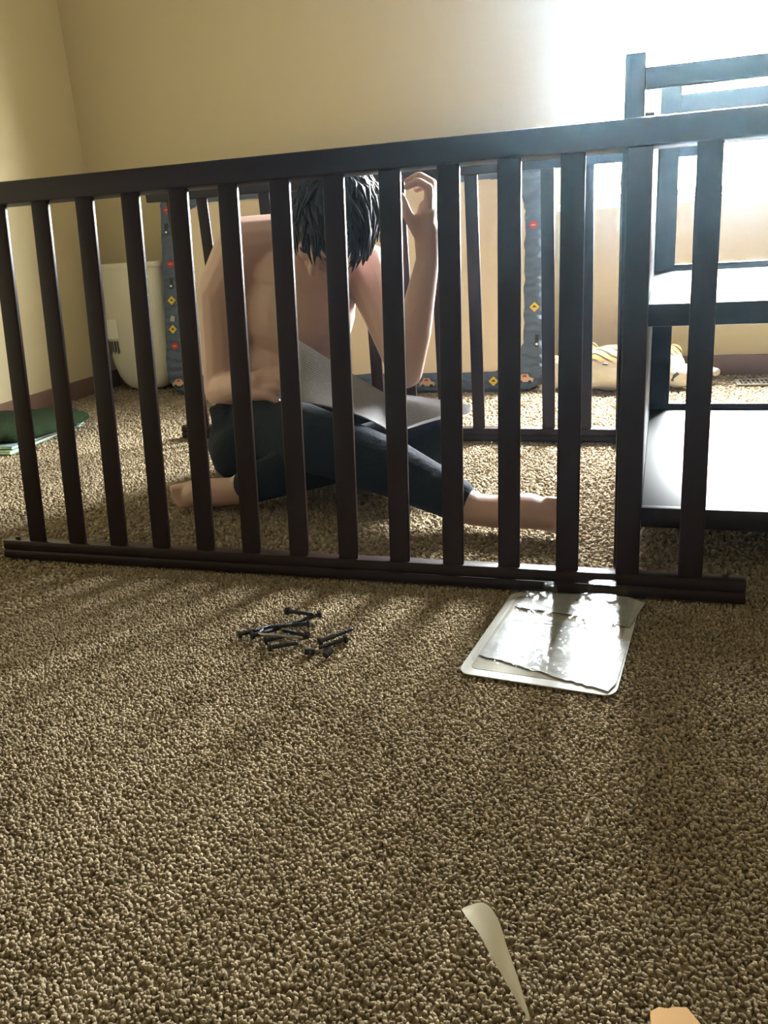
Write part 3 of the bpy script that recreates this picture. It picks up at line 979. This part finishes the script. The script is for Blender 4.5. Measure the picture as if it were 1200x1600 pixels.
# ---------------------------------------------------------------- bolts, barrel nuts and hex key
def bolt_meshes(L):
    b = bmesh.new()
    pts, rad = [], []
    n = int((L - 0.010) / 0.0011)
    for i in range(n + 1):
        x = 0.004 + (L - 0.004) * i / n
        thread = x > L * 0.45
        pts.append((x, 0, 0)); rad.append(0.0034 if not thread else (0.0035 if i % 2 else 0.0029))
    rad[-1] = 0.0022
    tube(b, pts, rad, 10)
    h = bmesh.new()
    tube(h, [(0.0, 0, 0), (0.0006, 0, 0), (0.0042, 0, 0), (0.0048, 0, 0)], [0.0058, 0.0066, 0.0066, 0.0050], 16)
    s = bmesh.new()
    tube(s, [(-0.0004, 0, 0), (0.001, 0, 0)], 0.0026, 6)
    return b, h, s
protos = {}
def bolt(label, h, t, L=None, z0=0.008, z1=0.006):
    h, t = Vector((*h, z0)), Vector((*t, z1))
    Lr = round((t - h).length, 3) if L is None else L
    d = (t - h).normalized()
    root = tag(empty('bolt', h), label, 'bolt', 'black bolts heaped on the carpet')
    root.rotation_euler = d.to_track_quat('X', 'Z').to_euler()
    if Lr not in protos:
        bs, bh, so = bolt_meshes(Lr)
        a = obj('shank', bs, M_STEEL, root, True, 30); c = obj('head', bh, M_STEEL, root, True, 40); e = obj('hex_socket', so, M_BLACK, c, False)
        protos[Lr] = (a.data, c.data, e.data)
    else:
        m = protos[Lr]
        inst('shank', m[0], root); c = inst('head', m[1], root); inst('hex_socket', m[2], c)
    return root
bolt('black bolt at the far left of the heap with its head to the left', (1.673, -2.289), (1.715, -2.245))
bolt('black bolt at the back of the heap with its head to the left', (1.718, -2.200), (1.770, -2.213), z0=0.010, z1=0.014)
bolt('black bolt at the back of the heap with its head to the right', (1.779, -2.203), (1.731, -2.246), z0=0.010, z1=0.006)
bolt('black bolt lying across the left middle of the heap', (1.695, -2.289), (1.730, -2.252), z0=0.008)
bolt('black bolt in the middle of the heap with its head to the right', (1.776, -2.243), (1.716, -2.258), z0=0.012, z1=0.010)
bolt('black bolt low in the middle of the heap beside the bright hex key', (1.786, -2.278), (1.738, -2.262), z0=0.010, z1=0.007)
bolt('black bolt at the front of the heap with its head to the left', (1.738, -2.321), (1.775, -2.296), z0=0.008)
bolt('black bolt apart on the right side with its head to the left', (1.809, -2.294), (1.849, -2.249), z0=0.009, z1=0.012)
bolt('black bolt under the rightmost bolt of the heap', (1.846, -2.271), (1.812, -2.302), z0=0.006, z1=0.004)
bolt('short black bolt sticking out between the heap and the hex key', (1.722, -2.300), (1.756, -2.280), z0=0.007, z1=0.010)
def barrel_nut(label, loc, rz, tilt):
    root = tag(empty('barrel_nut', loc, (0, tilt, rz)), label, 'nut', 'black barrel nuts beside the bolts')
    b = bmesh.new()
    tube(b, [(-0.0075, 0, 0), (-0.0068, 0, 0), (0.0068, 0, 0), (0.0075, 0, 0)], [0.0048, 0.0055, 0.0055, 0.0048], 16)
    c = obj('barrel', b, M_STEEL, root)
    b = bmesh.new()
    tube(b, [(0, -0.0058, 0), (0, 0.0058, 0)], 0.0028, 12)
    obj('threaded_hole', b, M_BLACK, root)
    b = bmesh.new()
    box(b, 0.0070, 0.0078, -0.004, 0.004, -0.0006, 0.0006)
    obj('slot', b, M_BLACK, root, False)
barrel_nut('black barrel nut in front of the bolts, the left one', (1.803, -2.319, 0.006), 0.5, 0.2)
barrel_nut('black barrel nut in front of the bolts, the right one', (1.833, -2.320, 0.007), 1.2, -0.2)
b = bmesh.new()
tube(b, [(1.778, -2.296, 0.015), (1.744, -2.295, 0.016), (1.716, -2.293, 0.015), (1.711, -2.291, 0.015), (1.709, -2.286, 0.0145), (1.708, -2.272, 0.012)], 0.0021, 6)
tag(obj('hex_key', b, M_ZINC), 'bright steel hex key lying on the heap of bolts', 'hex key')

# ---------------------------------------------------------------- torn blister pack
pk = tag(empty('blister_pack', (2.145, -2.235, 0.0), (0, 0, -0.03)), 'torn clear blister pack on white card lying against the crib rail', 'packaging')
M_PKCARD = mat('white_card', (0.40, 0.40, 0.365), 0.55, 0.04, 20)
M_PKIN = mat('grey_card_inside', (0.26, 0.24, 0.19), 0.8, 0.08, 30)
M_FOIL = mat('silvery_paper', (0.27, 0.27, 0.262), 0.5, 0.22, 34, 0.5, 30, spec=0.2)
def map_pk(x, y):           # unit square -> the pack's slightly skewed outline
    P00, P10, P11, P01 = (-0.112, -0.108), (0.102, -0.130), (0.125, 0.168), (-0.080, 0.172)
    a = [(1 - x) * (1 - y), x * (1 - y), x * y, (1 - x) * y]
    return (sum(k * p[0] for k, p in zip(a, (P00, P10, P11, P01))), sum(k * p[1] for k, p in zip(a, (P00, P10, P11, P01))))
outl = [map_pk(x, y) for x, y in rrect(0, 1, 0, 1, 0.075, 6)]
b = bmesh.new(); prism(b, outl, 0.0015, 0.0032)
bmesh.ops.recalc_face_normals(b, faces=b.faces)
obj('backing_card', b, M_PKCARD, pk, False)
b = bmesh.new(); prism(b, [map_pk(x, y) for x, y in rrect(0.06, 0.94, 0.06, 0.95, 0.04, 4)], 0.0031, 0.0036)
obj('card_recess', b, M_PKIN, pk, False)
rnd = random.Random(11)
edge = [(0.06 + 0.9 * i / 24, 0.10 + 0.10 * (1 - i / 24) + rnd.uniform(-0.012, 0.012)) for i in range(25)]
pl_ = edge + [(0.99, 0.03), (1.02, 0.35), (1.0, 0.98), (0.07, 0.92), (0.045, 0.55)]
edge_o = [map_pk(*p) for p in [(0.07, 0.19)] + [(0.07 + 0.78 * i / 24, 0.19 - 0.155 * i / 24 + rnd.uniform(-0.010, 0.010)) for i in range(1, 25)] + [(0.95, 0.022), (0.985, 0.10), (0.995, 0.50), (0.93, 0.52), (0.91, 0.555), (0.62, 0.60), (0.60, 0.66), (0.30, 0.70), (0.10, 0.72), (0.085, 0.60)]]
b = bmesh.new(); prism(b, edge_o, 0.0050, 0.0056)
bmesh.ops.recalc_face_normals(b, faces=b.faces)
obj('torn_foil', b, M_FOIL, pk, False)
b = bmesh.new()
prism(b, [map_pk(*p) for p in ((0.10, 0.78), (0.55, 0.74), (0.62, 0.72), (0.97, 0.66), (1.04, 0.96), (0.90, 1.02), (0.40, 1.0), (0.16, 0.98))], 0.0058, 0.0064)
bmesh.ops.recalc_face_normals(b, faces=b.faces)
obj('torn_foil', b, M_FOIL, pk, False)
for (x0, x1, y0, y1) in ((0.62, 0.80, 0.615, 0.645), (0.10, 0.15, 0.76, 0.80), (0.17, 0.28, 0.745, 0.765)):
    b = bmesh.new(); prism(b, [map_pk(x0, y0 + 0.02), map_pk(x1, y0), map_pk(x1 - 0.01, y1 - 0.01), map_pk(x0, y1 + 0.01)], 0.0057, 0.0068)
    obj('torn_gap', b, M_BLACK, pk, False)
def bubble(x0, x1, y0, y1, h, inset=0.02, r=0.05):
    b = bmesh.new()
    def rg(i, z):
        return [Vector((*map_pk(x, y), z)) for x, y in rrect(x0 + i, x1 - i, y0 + i, y1 - i, max(r - i * 0.5, 0.012), 5)]
    loft(b, [rg(0, 0.0072), rg(inset * 0.35, 0.0072 + h * 0.7), rg(inset, 0.0072 + h), rg(inset + 0.03, 0.0072 + h * 1.02)], cap=False)
    f = [v for v in b.verts][-len(rrect(0, 1, 0, 1, .1, 5)):]
    b.faces.new(f)
    return obj('blister_bubble', b, M_BLISTER, pk, True, 50)
shell = bmesh.new()
prism(shell, [map_pk(x, y) for x, y in rrect(0.04, 0.96, 0.10, 1.0, 0.05, 5)], 0.0070, 0.0074)
bmesh.ops.recalc_face_normals(shell, faces=shell.faces)
obj('blister_sheet', shell, M_BLISTER, pk, False)
bubble(0.12, 0.86, 0.20, 0.54, 0.012)
bubble(0.12, 0.50, 0.66, 0.92, 0.016)
bubble(0.55, 0.93, 0.64, 0.90, 0.020)
bubble(0.58, 0.92, 0.93, 1.05, 0.026)
bubble(0.24, 0.38, 0.95, 1.01, 0.018)

# ---------------------------------------------------------------- curled paper scrap and cardboard scrap near the camera
cen = [(2.118, -2.760), (2.132, -2.775), (2.147, -2.795), (2.160, -2.817), (2.175, -2.838), (2.190, -2.860)]
wid = [0.002, 0.016, 0.017, 0.013, 0.008, 0.001]
grid = []
for k, ((x, y), w) in enumerate(zip(cen, wid)):
    t = k / 5
    lift = 0.014 * math.sin(PI * min(1, t * 1.1)) + 0.004
    nx, ny = 0.80, 0.55
    grid.append([(x - nx * w * 0.5, y - ny * w * 0.5, lift + w * 0.1), (x, y, lift + w * 0.35), (x + nx * w * 0.55, y + ny * w * 0.55, lift + w * 0.75)])
tag(obj('paper_scrap', leaf(grid, 0.0007), M_TORN, None, True, 60), 'curled tapering scrap of white paper on the carpet near the camera', 'paper scrap')
b = bmesh.new()
prism(b, [(2.281, -2.905), (2.352, -2.886), (2.3065, -2.823), (2.298, -2.8245), (2.291, -2.8275), (2.286, -2.827), (2.279, -2.833)], 0.001, 0.006)
bmesh.ops.recalc_face_normals(b, faces=b.faces)
bmesh.ops.bevel(b, geom=b.edges[:], offset=0.0006, segments=1, affect='EDGES')
cs = tag(obj('cardboard_scrap', b, M_CARD, None, False), 'small tan cardboard scrap on the carpet at the bottom of the picture', 'cardboard')
